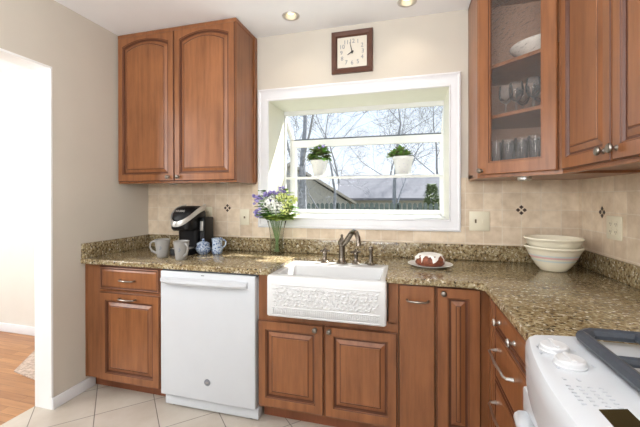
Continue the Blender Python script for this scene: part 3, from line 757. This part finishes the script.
# ------------------------------------------------------------------ coffee corner
def coffee_maker():
    r = thing('coffee_maker', 'black single serve coffee maker with silver lid handle in the left corner', 'coffee maker', (.560, -.215, CT))
    hw = .085
    def sec(x0, x1, y0, y1, z, rad, n=5):
        p = []
        for cx, cy, a0 in ((x1-rad, y0+rad, -pi/2), (x1-rad, y1-rad, 0), (x0+rad, y1-rad, pi/2), (x0+rad, y0+rad, pi)):
            for k in range(n+1): a = a0+pi/2*k/n; p.append((cx+rad*cos(a), cy+rad*sin(a), z))
        return p
    MB().rings([sec(-hw, hw, -.15, .12, 0, .03), sec(-hw, hw, -.15, .12, .035, .03), sec(-hw+.004, hw-.004, -.146, .116, .042, .03)]).build('base', 'black', r)
    MB().rings([sec(-hw+.02, hw-.02, -.142, -.03, .0425, .03), sec(-hw+.02, hw-.02, -.142, -.03, .048, .03)]).build('drip_tray', 'silver', r)
    MB().rings([sec(-hw, hw, -.04, .12, .042, .03), sec(-hw, hw, -.045, .12, .20, .03)]).build('column', 'black', r)
    # brew head: overhangs the tray, rounded dome on top
    MB().rings([sec(-hw+.008, hw-.008, -.125, .12, .175, .04), sec(-hw, hw, -.14, .12, .19, .05), sec(-hw, hw, -.145, .12, .245, .055), sec(-hw+.002, hw-.002, -.130, .118, .30, .055), sec(-hw+.012, hw-.012, -.10, .105, .335, .055), sec(-hw+.035, hw-.035, -.06, .08, .352, .045)]).build('brew_head', 'black', r)
    # silver U handle sweeping down the front of the head and up over its sides
    pts = []
    for k in range(21):
        t = -1+2*k/20; a = t*pi*.5
        pts.append((.096*sin(a), .0-.172*max(cos(a), 0)**.8, .335-.105*max(cos(a), 0)**1.1))
    pts = [(-.085, .07, .350)]+pts+[(.085, .07, .350)]
    b = MB(); L = []
    for i, p in enumerate(pts):
        p = Vector(p); n = Vector((p.x, p.y-.01, 0)); n = n.normalized() if n.length > 1e-4 else Vector((0, -1, 0))
        hh = .024; L.append([p+n*.006+Vector((0, 0, hh*.6)), p+n*.009, p+n*.006-Vector((0, 0, hh)), p-n*.006-Vector((0, 0, hh)), p-n*.006+Vector((0, 0, hh*.6))])
    b.rings(L); b.build('lid_handle', 'silver', r, 40)
    MB().rings([sec(hw+.002, hw+.050, -.02, .11, .03, .015), sec(hw+.002, hw+.052, -.02, .112, .26, .018), sec(hw+.006, hw+.046, -.015, .106, .268, .015)]).build('water_tank', 'black', r)
    b = MB().box(hw+.015, hw+.040, -.024, -.0205, .17, .24, .001); b.build('tank_window', 'silver', r)
    mt = Matrix.Translation((0, -.121, .318)) @ Matrix.Rotation(radians(62), 4, 'X')
    MB().text('KEURIG', .022, mt).build('logo', 'silver', r, 0)
coffee_maker()
def mug(label, loc, rz, m, inner, group, tea):
    r = thing('mug', label, 'mug', loc, rz, group)
    MB().lathe([(.030, 0), (.036, .004), (.040, .04), (.046, .085), (.051, .122), (.0525, .126), (.050, .1265), (.047, .120), (.042, .08), (.036, .03), (0, .02)], (0, 0, 0), 28).build('body', m, r, 50)
    MB().tube([(.044, 0, .108), (.066, 0, .112), (.082, 0, .098), (.084, 0, .072), (.072, 0, .046), (.040, 0, .030)], [.008, .0065, .006, .006, .0065, .008], 10).build('handle', m, r)
    if inner: MB().lathe([(.0455, .1), (.0475, .118), (.046, .1185), (.0, .112)], (0, 0, 0), 24).build('lining', 'slot', r, 50)
    b = MB()
    a = rz; 
    for k, (da, z) in enumerate(((-1.25-rz, .062), (-1.12-rz, .070), (-1.2-rz, .078))):
        rr = .0437+.00013*(z-.06)*1000*.18; n = Vector((cos(da), sin(da), 0)); c_ = n*rr+Vector((0, 0, z)); t = Vector((-sin(da), cos(da), 0))
        b.rings([[c_+t*.005*cos(q)+Vector((0, 0, 1))*.006*sin(q)+n*o for q in [2*pi*i/8 for i in range(8)]] for o in (-.002, .0016)])
    b.build('motif', 'ink', r, 0)
    return r
mug('grey mug with handle to the left, leftmost on the worktop', (.505, -.455, CT), pi+.35, 'ceramic_grey', True, None, 1)
mug('grey mug with handle to the right, in front of the coffee maker', (.690, -.500, CT), -.45, 'ceramic_grey', False, None, 0)
r = thing('sugar_bowl', 'round blue and white china sugar bowl with a lid', 'sugar bowl', (.695, -.250, CT))
MB().lathe([(.030, 0), (.034, .004), (.050, .022), (.054, .042), (.046, .062), (.041, .068), (0, .0685)], (0, 0, 0), 26).build('body', 'blue_china', r)
MB().lathe([(.046, .0687), (.048, .073), (.044, .080), (.028, .090), (.009, .094), (.007, .098), (.012, .105), (.009, .112), (0, .114)], (0, 0, 0), 24).build('lid', 'blue_china', r)
r = thing('creamer', 'tall blue patterned china creamer jug beside the sugar bowl', 'jug', (.790, -.215, CT), .2)
MB().lathe([(.032, 0), (.036, .004), (.040, .03), (.036, .07), (.038, .100), (.041, .115), (.038, .1155), (.034, .10), (.03, .03), (0, .02)], (0, 0, 0), 26).build('body', 'blue_china', r, 50)
MB().tube([(.036, 0, .100), (.055, 0, .104), (.066, 0, .088), (.062, 0, .064), (.038, 0, .040)], .0055, 10).build('handle', 'blue_china', r)

# ------------------------------------------------------------------ vase of flowers
VX, VY = 1.232, -.135
r = thing('glass_vase', 'clear flared glass vase of cut flowers standing left of the sink', 'vase', (VX, VY, CT))
MB().lathe([(.046, 0), (.050, .005), (.046, .06), (.046, .12), (.055, .19), (.070, .245), (.072, .247), (.068, .245), (.052, .19), (.043, .12), (.043, .06), (.044, .012), (0, .010)], (0, 0, 0), 24).build('glass', 'vase_glass', r, 60)
MB().lathe([(.0425, .0125), (.0415, .06), (.0415, .12), (.044, .145), (0, .146)], (0, 0, 0), 16).build('water', thin_glass('vase_water', (.95, .97, .94), .02, .03), r)
def blob_petals(b, c, R, n, size, rnd, mi=0, squash=.8):
    c = Vector(c)
    for i in range(n):
        z = 1-2*(i+.5)/n; a = i*2.39996; rr = sqrt(1-z*z); d = Vector((rr*cos(a), rr*sin(a), z)); d = (d+Vector((rnd.uniform(-.25, .25) for _ in range(3)))).normalized()
        p = c+Vector((d.x, d.y, d.z*squash))*R*rnd.uniform(.8, 1.05); u = d.orthogonal().normalized(); v = d.cross(u); th = rnd.uniform(0, 6)
        u, v = u*cos(th)+v*sin(th), v*cos(th)-u*sin(th); s = size*rnd.uniform(.8, 1.2)
        b.quad([p-u*s-d*s*.2, p-v*s*.7+d*s*.2, p+u*s-d*s*.1, p+v*s*.7+d*s*.25], mi)
def leaf(b, p, d, L, wd, rnd, mi=0):
    p = Vector(p); d = Vector(d).normalized(); sd = d.cross(Vector((0, 0, 1))); sd = sd.normalized() if sd.length > .05 else Vector((1, 0, 0)); up = sd.cross(d)
    pts = []
    n = 4; prev = None
    for k in range(n+1):
        t = k/n; c = p+d*L*t+up*(-.25*L*t*t+.0); w_ = wd*sin(pi*min(.97, t*.9+.1))**.8
        cur = (c-sd*w_+up*w_*.3, c, c+sd*w_+up*w_*.3)
        vs = [b.bm.verts.new(x) for x in cur]
        if prev:
            for j in range(2): f = b.bm.faces.new((prev[j], prev[j+1], vs[j+1], vs[j])); f.material_index = mi
        prev = vs
def flower(label, name, group, tip, kind, seed):
    rnd = random.Random(seed)
    r = thing(name, label, 'flower', (VX, VY, CT+.016), 0, group)
    tip = Vector(tip)-Vector((VX, VY, CT+.016)); mid = Vector((tip.x*.32, tip.y*.32, .225))
    bs = Vector((-tip.x*.13+rnd.uniform(-.012, .012), -tip.y*.13+rnd.uniform(-.012, .012), .004))
    pts = [bs.lerp(mid, t) for t in (0, .5, 1)]+[mid.lerp(tip, .5)+Vector((0, 0, .012)), tip]
    MB().tube(pts, .0019, 6).build('stem', 'stem', r)
    b = MB()
    if kind == 'white': blob_petals(b, tip, .052, 110, .013, rnd); b.build('bloom', 'petal_white', r, 0, normals=False)
    elif kind == 'lime': blob_petals(b, tip, .043, 100, .0105, rnd); b.build('bloom', 'petal_lime', r, 0, normals=False)
    elif kind == 'purple':
        d = (tip-mid).normalized()
        for k in range(11):
            q = tip+Vector((rnd.uniform(-1, 1), rnd.uniform(-1, 1), rnd.uniform(-1, 1)))*.034; blob_petals(b, q, .010, 9, .0095, rnd)
        b.build('bloom', 'petal_purple', r, 0, normals=False)
    b = MB()
    if kind == 'leaf':
        for k in range(16):
            t = k/15; p = mid.lerp(tip, .1+.9*t); a = k*2.4; leaf(b, p, (cos(a), sin(a), .35), rnd.uniform(.06, .09), rnd.uniform(.023, .031), rnd)
        b.build('leaves', 'leaf_light' if seed % 2 else 'leaf', r, 0, normals=False)
    else:
        for k in range(4):
            p = mid.lerp(tip, .55+.12*k); a = k*2.1+seed; leaf(b, p, (cos(a), sin(a), .2), rnd.uniform(.05, .07), rnd.uniform(.018, .024), rnd)
        b.build('leaves', 'leaf', r, 0, normals=False)
def fl(dx, dz, dy=0): return (VX+dx, VY+dy, CT+dz)
FL = [('white', 'white_flower', 'white blooms in the vase', [((-.015, .375, -.075), 'large white flower head at the front of the vase bouquet'), ((.03, .345, -.055), 'white flower head low in the middle of the bouquet'), ((-.05, .40, .01), 'white flower head at the back left of the bouquet')]),
      ('lime', 'lime_flower', 'lime green blooms in the vase', [((.085, .36, -.03), 'lime green flower at the right of the bouquet'), ((.115, .40, 0), 'lime green flower at the far right edge of the bouquet'), ((.045, .42, -.02), 'lime green flower near the top of the bouquet'), ((.09, .325, -.06), 'lime green flower low on the right of the bouquet')]),
      ('purple', 'purple_flower', 'purple sprays in the vase', [((-.15, .40, -.02), 'purple spray at the far left of the bouquet'), ((-.115, .31, -.06), 'purple spray drooping low on the left of the bouquet'), ((-.03, .435, .01), 'purple spray left of the top of the bouquet'), ((.035, .455, 0), 'purple spray at the very top of the bouquet'), ((-.09, .43, .03), 'purple spray at the upper left of the bouquet'), ((-.055, .425, -.05), 'purple spray above the large white flower')]),
      ('leaf', 'leaf_sprig', 'leafy sprigs in the vase', [((-.11, .36, .03), 'leafy green sprig at the left of the bouquet'), ((.125, .285, .01), 'leafy green sprig hanging low on the right of the bouquet'), ((-.09, .285, -.06), 'leafy green sprig low on the left over the vase rim'), ((.065, .465, .02), 'leafy green sprig at the upper right of the bouquet'), ((-.10, .455, .0), 'leafy green sprig at the top left of the bouquet'), ((.02, .275, -.085), 'leafy green sprig over the front of the vase rim'), ((.13, .345, -.03), 'leafy green sprig at the far right of the bouquet')])]
sd = 1
for kind, nm, gp, items in FL:
    for (dx, dz, dy), lb in items: flower(lb, nm, gp, fl(dx, dz, dy), kind, sd); sd += 1

# ------------------------------------------------------------------ cake and bowls
PX, PY = 2.283, -.300
r = tag(MB().lathe([(.070, 0), (.074, .003), (.098, .008), (.128, .016), (.129, .018), (.126, .0185), (.095, .012), (.07, .009), (0, .0085)], (0, 0, 0), 36, mis=[0, 0, 0, 1, 1, 0, 0, 0, 0]).build('plate', ['ceramic_white', 'blue_band'], None, 50, loc=(PX, PY, CT)), 'white plate with a pale blue rim under the iced cake', 'plate')
r = thing('bundt_cake', 'brown ring cake with dripping white icing on the plate', 'cake', (PX, PY, CT+.0095))
MB().lathe([(.072, 0), (.080, .006), (.085, .025), (.082, .045), (.070, .060), (.050, .066), (.030, .062), (.020, .045), (.018, .004)], (0, 0, 0), 40, flute=.025, nfl=10).build('ring', 'cake', r, 50)
def icing():
    b = MB(); rnd = random.Random(3); n = 40; drips = [rnd.choice((0, 0, .05, .45, .8, .1, 1)) for _ in range(n)]
    L = []
    for k, base_p in enumerate([(.030, .0635), (.050, .0685), (.068, .063)]): L.append([(base_p[0]*cos(2*pi*i/n), base_p[0]*sin(2*pi*i/n), base_p[1]) for i in range(n)])
    for s_ in (.4, 1):
        lp = []
        for i in range(n):
            d = drips[i]*s_; rr = .071+.017*min(1, d*2.2+.1*s_); z = .058-.036*d; a = 2*pi*i/n; lp.append((rr*cos(a), rr*sin(a), z))
        L.append(lp)
    L.append([(x*.955, y*.955, z-.001) for x, y, z in L[-1]])
    return b.rings(L, caps=(True, False))
icing().build('icing', 'icing', r, 60)
BX, BY = 2.952, -.232
def bowl(label, z, R, rb, h, bands, nm='mixing_bowl', ex=.76):
    prof = [(rb*.9, 0), (rb, .004), (rb*1.05, .010)]; mis = [0, 0, 0]
    N_ = 12
    for k in range(1, N_+1):
        t = k/N_; prof.append((rb*1.05+(R-.004-rb*1.05)*(t**ex), .010+(h-.026)*t)); mis.append(bands.get(k, 0))
    prof += [(R, h-.014), (R+.004, h-.006), (R+.001, h), (R-.006, h-.001), (R-.012, h-.02), (rb*1.2, .03), (0, .022)]; mis += [0]*7
    return tag(MB().lathe(prof, (0, 0, 0), 44, mis=mis).build(nm, ['yellowware', 'pink_band', 'blue_band'], None, 40, loc=(BX, BY, z)), label, 'bowl', 'nested mixing bowls')
bowl('cream mixing bowl with pink and blue bands, bottom of the nested stack', CT, .140, .066, .138, {5: 2, 7: 1, 8: 2})
bowl('plain cream mixing bowl resting inside the banded one, top of the stack', CT+.092, .141, .06, .095, {}, ex=.42)

# ------------------------------------------------------------------ behind the glass door
pc = Vector((W, 0, 0))
def dpt(s, inn):     # s along the glass door, inn behind it
    p = Vector((CA.x, CA.y, 0))+ux*s+Vector((1, 1, 0)).normalized()*inn; return p.x, p.y
x, y = dpt(.262, .20)
tag(MB().lathe([(.06, 0), (.065, .004), (.11, .03), (.165, .075), (.168, .082), (.160, .08), (.10, .035), (.05, .012), (0, .011)], (0, 0, 0), 40).build('serving_bowl', 'ceramic_white', None, 50, loc=(x, y, UB+SHELVES[1])), 'shallow white serving bowl on the top shelf behind the glass door', 'bowl')
gob = None
GP = [(.13, .06, 'wine goblet at the left front of the middle glass shelf'), (.19, .055, 'wine goblet second from the left on the middle glass shelf'), (.275, .06, 'wine goblet third from the left on the middle glass shelf'), (.335, .07, 'wine goblet at the right of the middle glass shelf'), (.16, .17, 'wine goblet at the left back of the middle glass shelf'), (.25, .17, 'wine goblet at the right back of the middle glass shelf')]
for s, inn, lb in GP:
    x, y = dpt(s, inn)
    if gob is None:
        o = gob = thing('wine_goblet', lb, 'glass', (x, y, UB+SHELVES[0]), 0, 'goblets behind the glass door')
        MB().lathe([(.030, 0), (.030, .002), (.006, .006), (.004, .05), (.006, .056)], (0, 0, 0), 20).build('stem', 'clear_glass', o)
        MB().lathe([(.006, .056), (.022, .066), (.034, .09), (.036, .12), (.031, .155), (.030, .155), (.034, .12), (.032, .092), (0, .066)], (0, 0, 0), 20).build('glass_bowl', 'clear_glass', o, 60)
    else:
        o = copy_tree(gob); o.location = (x, y, UB+SHELVES[0]); o['label'] = lb
tum = None
order = ['leftmost', 'second from the left', 'third from the left', 'fourth from the left', 'rightmost']
for row, inn in (('front', .05), ('back', .135)):
    for k in range(5):
        x, y = dpt(.085+.069*k, inn); lb = 'tumbler, %s in the %s row behind the glass door' % (order[k], row)
        if tum is None:
            o = tum = MB().lathe([(.024, 0), (.025, .002), (.034, .170), (.035, .174), (.033, .174), (.0235, .012), (0, .010)], (0, 0, 0), 20).build('tumbler', 'clear_glass', None, 60)
            tag(o, lb, 'glass', 'tumblers behind the glass door')
        else: o = tum.copy(); COL.objects.link(o); o['label'] = lb
        o.location = (x, y, UB+.0185)

# ------------------------------------------------------------------ potted plants on the window shelf
ZG = 1.5085-.0025
def potted(label, x, y, prof, mpot, plant):
    r = thing('potted_plant', label, 'plant', (x, y, ZG))
    MB().lathe([(.058, 0), (.066, .003), (.074, .014), (.071, .014), (.06, .006), (0, .005)], (0, 0, 0), 28).build('saucer', 'ceramic_white', r, 50)
    p = MB().lathe(prof, (0, 0, 0), 30).build('pot', mpot, r, 50)
    rnd = random.Random(int(x*100)); b = MB(); zt = prof[-1][1]
    MB().lathe([(prof[-1][0]-.0, zt), (0, zt+.002)], (0, 0, 0), 20).build('soil', 'soil', r)
    plant(b, rnd, zt, r)
def violet(b, rnd, zt, r):
    for k in range(110):
        a = k*2.4; el = rnd.uniform(-.25, 1.4); d = Vector((cos(a)*cos(el), sin(a)*cos(el), sin(el))); p = Vector((0, 0, zt+.042))+d*rnd.uniform(.03, .062)
        leaf(b, p, d+Vector((0, 0, -.1)), rnd.uniform(.05, .075), rnd.uniform(.026, .034), rnd, k % 2)
    b.build('foliage', ['leaf', 'leaf_olive'], r, 0, normals=False)
    b = MB()
    for k in range(9):
        a = rnd.uniform(0, 6); blob_petals(b, (.07*cos(a)+.02, .07*sin(a), zt+.10+rnd.uniform(-.02, .03)), .013, 8, .010, rnd)
    b.build('blossoms', 'petal_purple', r, 0, normals=False)
def succulent(b, rnd, zt, r):
    for cx, cy, cz, R in ((-.065, -.01, .045, .042), (-.02, .0, .068, .046), (.03, .01, .042, .038), (-.095, .015, .034, .034), (-.01, -.035, .028, .036)):
        for k in range(16):
            a = k*2.4; el = .15+1.1*k/16; d = Vector((cos(a)*cos(el), sin(a)*cos(el), sin(el)))
            leaf(b, Vector((cx, cy, zt+cz-.02))+d*.006, d, R*1.45, R*.46, rnd, k % 2)
        b.tube([(cx*.4, cy*.4, zt-.005), (cx, cy, zt+cz-.01)], .006, 6)
    b.build('foliage', ['leaf_olive', 'leaf'], r, 0, normals=False)
potted('bushy green potted violet on the left of the window shelf', 1.402, .455, [(.048, .007), (.050, .010), (.058, .06), (.070, .12), (.078, .128), (.078, .148), (.072, .150), (.068, .135)], 'pot_china', violet)
potted('dark leaved succulent in a white painted pot on the right of the window shelf', 2.115, .455, [(.058, .007), (.061, .010), (.066, .06), (.078, .13), (.086, .136), (.087, .156), (.081, .158), (.076, .142)], 'pot_china', succulent)

# ------------------------------------------------------------------ next room
tag(MB().prism([(-1.0, -.21), (-.40, -.18), (-.40, -.63), (-.746, -.57)], .0005, .010, 'Z').build('rug', 'rug', None, 0), 'beige woven rug on the wood floor through the left doorway', 'rug')

# ------------------------------------------------------------------ garden
GZ = -.9
struct(MB().box(-60, 60, .8, 90, GZ-.1, GZ).build('ground', 'lawn', smooth=0))
def fence():
    r = thing('picket_fence', 'long dark weathered picket fence across the back garden', 'fence', (0, 9, GZ))
    rnd = random.Random(2); k = 0
    for x0 in (-4.2, -2.2, -.2, 1.8, 3.8):
        b = MB(); x = x0
        while x < x0+1.99:
            h = 2.06+rnd.uniform(-.015, .015); b.prism([(x, 0.05), (x+.12, .05), (x+.12, h-.05), (x+.06, h), (x, h-.05)], 0, .02, 'Y'); x += .16
        b.box(x0, x0+2, .02, .06, .4, .48); b.box(x0, x0+2, .02, .06, 1.5, 1.58)
        b.build('picket_panel', 'fence', r, 0)
    for x0 in (-4.2, -2.2, -.2, 1.8, 3.8, 5.8): MB().box(x0-.05, x0+.05, .02, .12, 0, 2.0).build('post', 'fence', r, 0)
fence()
def house(label, loc, w, d, hw, hr, rz, roofm, wallm='house_wall', name='house'):
    r = thing(name, label, 'house', loc, rz)
    MB().box(-w/2, w/2, -d/2, d/2, 0, hw).build('walls', wallm, r, 0)
    b = MB(); e = .4; p = [(-d/2-e, hw-.12), (0, hr), (d/2+e, hw-.12), (d/2+e, hw-.0), (0, hr+.16), (-d/2-e, hw-.0)]
    b.prism(p, -w/2-.3, w/2+.3, 'X'); b.build('roof', roofm, r, 0)
    b = MB(); b.prism([(-d/2, hw), (d/2, hw), (0, hr-.02)], -w/2+.01, w/2-.01, 'X'); b.build('gable', wallm, r, 0)
    for x in (-w/4, w/4): MB().box(x-.5, x+.5, -d/2-.03, -d/2+.02, hw-1.6, hw-.5).build('window', 'window_dark', r, 0)
house('long low neighbouring house with a grey shingle roof behind the fence', (1.4, 19, GZ), 6.0, 5, 2.2, 3.45, .06, 'roof_grey')
house('neighbouring house with a pale sunlit tan roof behind the fence at left', (-4.6, 17, GZ), 5.2, 6, 2.0, 3.9, -1.25, 'roof_tan')
def tree(label, loc, h, r0, seed, lean=(0, 0), depth=6, spread=.55, group='bare garden trees'):
    rnd = random.Random(seed); b = MB(); r = thing('bare_tree', label, 'tree', loc, 0, group); bb = MB()
    def grow(mb, p, d, L, rad, lv):
        n = 4; pts = [p]; rs = [rad]; q = p; dd = d; wb = .05 if lv == depth else .09 if lv > depth-3 else .18
        for k in range(n):
            dd = (dd+Vector((rnd.uniform(-wb, wb), rnd.uniform(-wb, wb), rnd.uniform(-.05, .08)))).normalized(); q = q+dd*L/n; pts.append(q); rs.append(rad*(1-.42*(k+1)/n))
        mb.tube(pts, rs, 6 if lv > 3 else 4, caps=False)
        if lv <= 0: return
        nb = 3
        for k in range(nb):
            t = rnd.choice((2, 3, 4)) if k else 4; a = rnd.uniform(0, 2*pi); u = dd.orthogonal().normalized(); v = dd.cross(u); s = rnd.uniform(.7, 1.4)*spread*(.3 if k == 0 and lv > 2 else 1)
            nd = (dd*cos(s)+(u*cos(a)+v*sin(a))*sin(s)+Vector((0, 0, .06))).normalized(); grow(bb, pts[t], nd, L*rnd.uniform(.62, .82), max(rs[t]*(.85 if k == 0 else .42), .005), lv-1)
    d0 = Vector((lean[0], lean[1], 1)).normalized()
    grow(b, Vector((0, 0, 0)), d0, h*.34, r0, depth)
    b.build('trunk', 'bark_haze', r, 40, normals=False); bb.build('branches', 'bark_haze', r, 40, normals=False)
tree('thick trunked bare tree in the garden seen left behind the potted violet', (-.98, 7.6, GZ), 9.5, .17, 11, (.02, 0), 6, .65)
tree('slender bare tree in the middle of the window view', (-.2, 8.2, GZ), 7.0, .075, 5, (.02, 0), 6, .8)
tree('bare tree with spreading crown right of the window centre', (1.55, 11, GZ), 8.5, .12, 23, (.02, 0), 6, .8)
tree('distant bare tree behind the houses at the right of the window', (4.4, 24, GZ), 11, .17, 31, (-.03, 0), 6, .8)
tree('distant bare tree behind the pale roofed house', (-3.2, 25, GZ), 11, .16, 47, (.03, 0), 6, .8)
tree('distant bare tree above the grey shingle roof', (.8, 27, GZ), 11, .16, 59, (0, 0), 6, .8)
def conifer():
    r = thing('evergreen_shrub', 'tall olive evergreen shrub by the fence at the right of the window', 'shrub', (2.98, 11.2, GZ))
    MB().tube([(0, 0, 0), (0, 0, 2.2)], [.07, .02], 8).build('trunk', 'bark_haze', r)
    b = MB(); rnd = random.Random(9)
    for k in range(1500):
        z = .25+2.45*rnd.random()**1.1; R = .42*(1-((z-.25)/2.75)**2.0)+.02; a = rnd.uniform(0, 6.283); d = Vector((cos(a), sin(a), .9)).normalized(); p = Vector((R*cos(a)*rnd.uniform(.6, 1), R*sin(a)*rnd.uniform(.6, 1), z)); leaf(b, p, d, .14, .03, rnd)
    b.build('foliage', 'evergreen', r, 0, normals=False)
conifer()
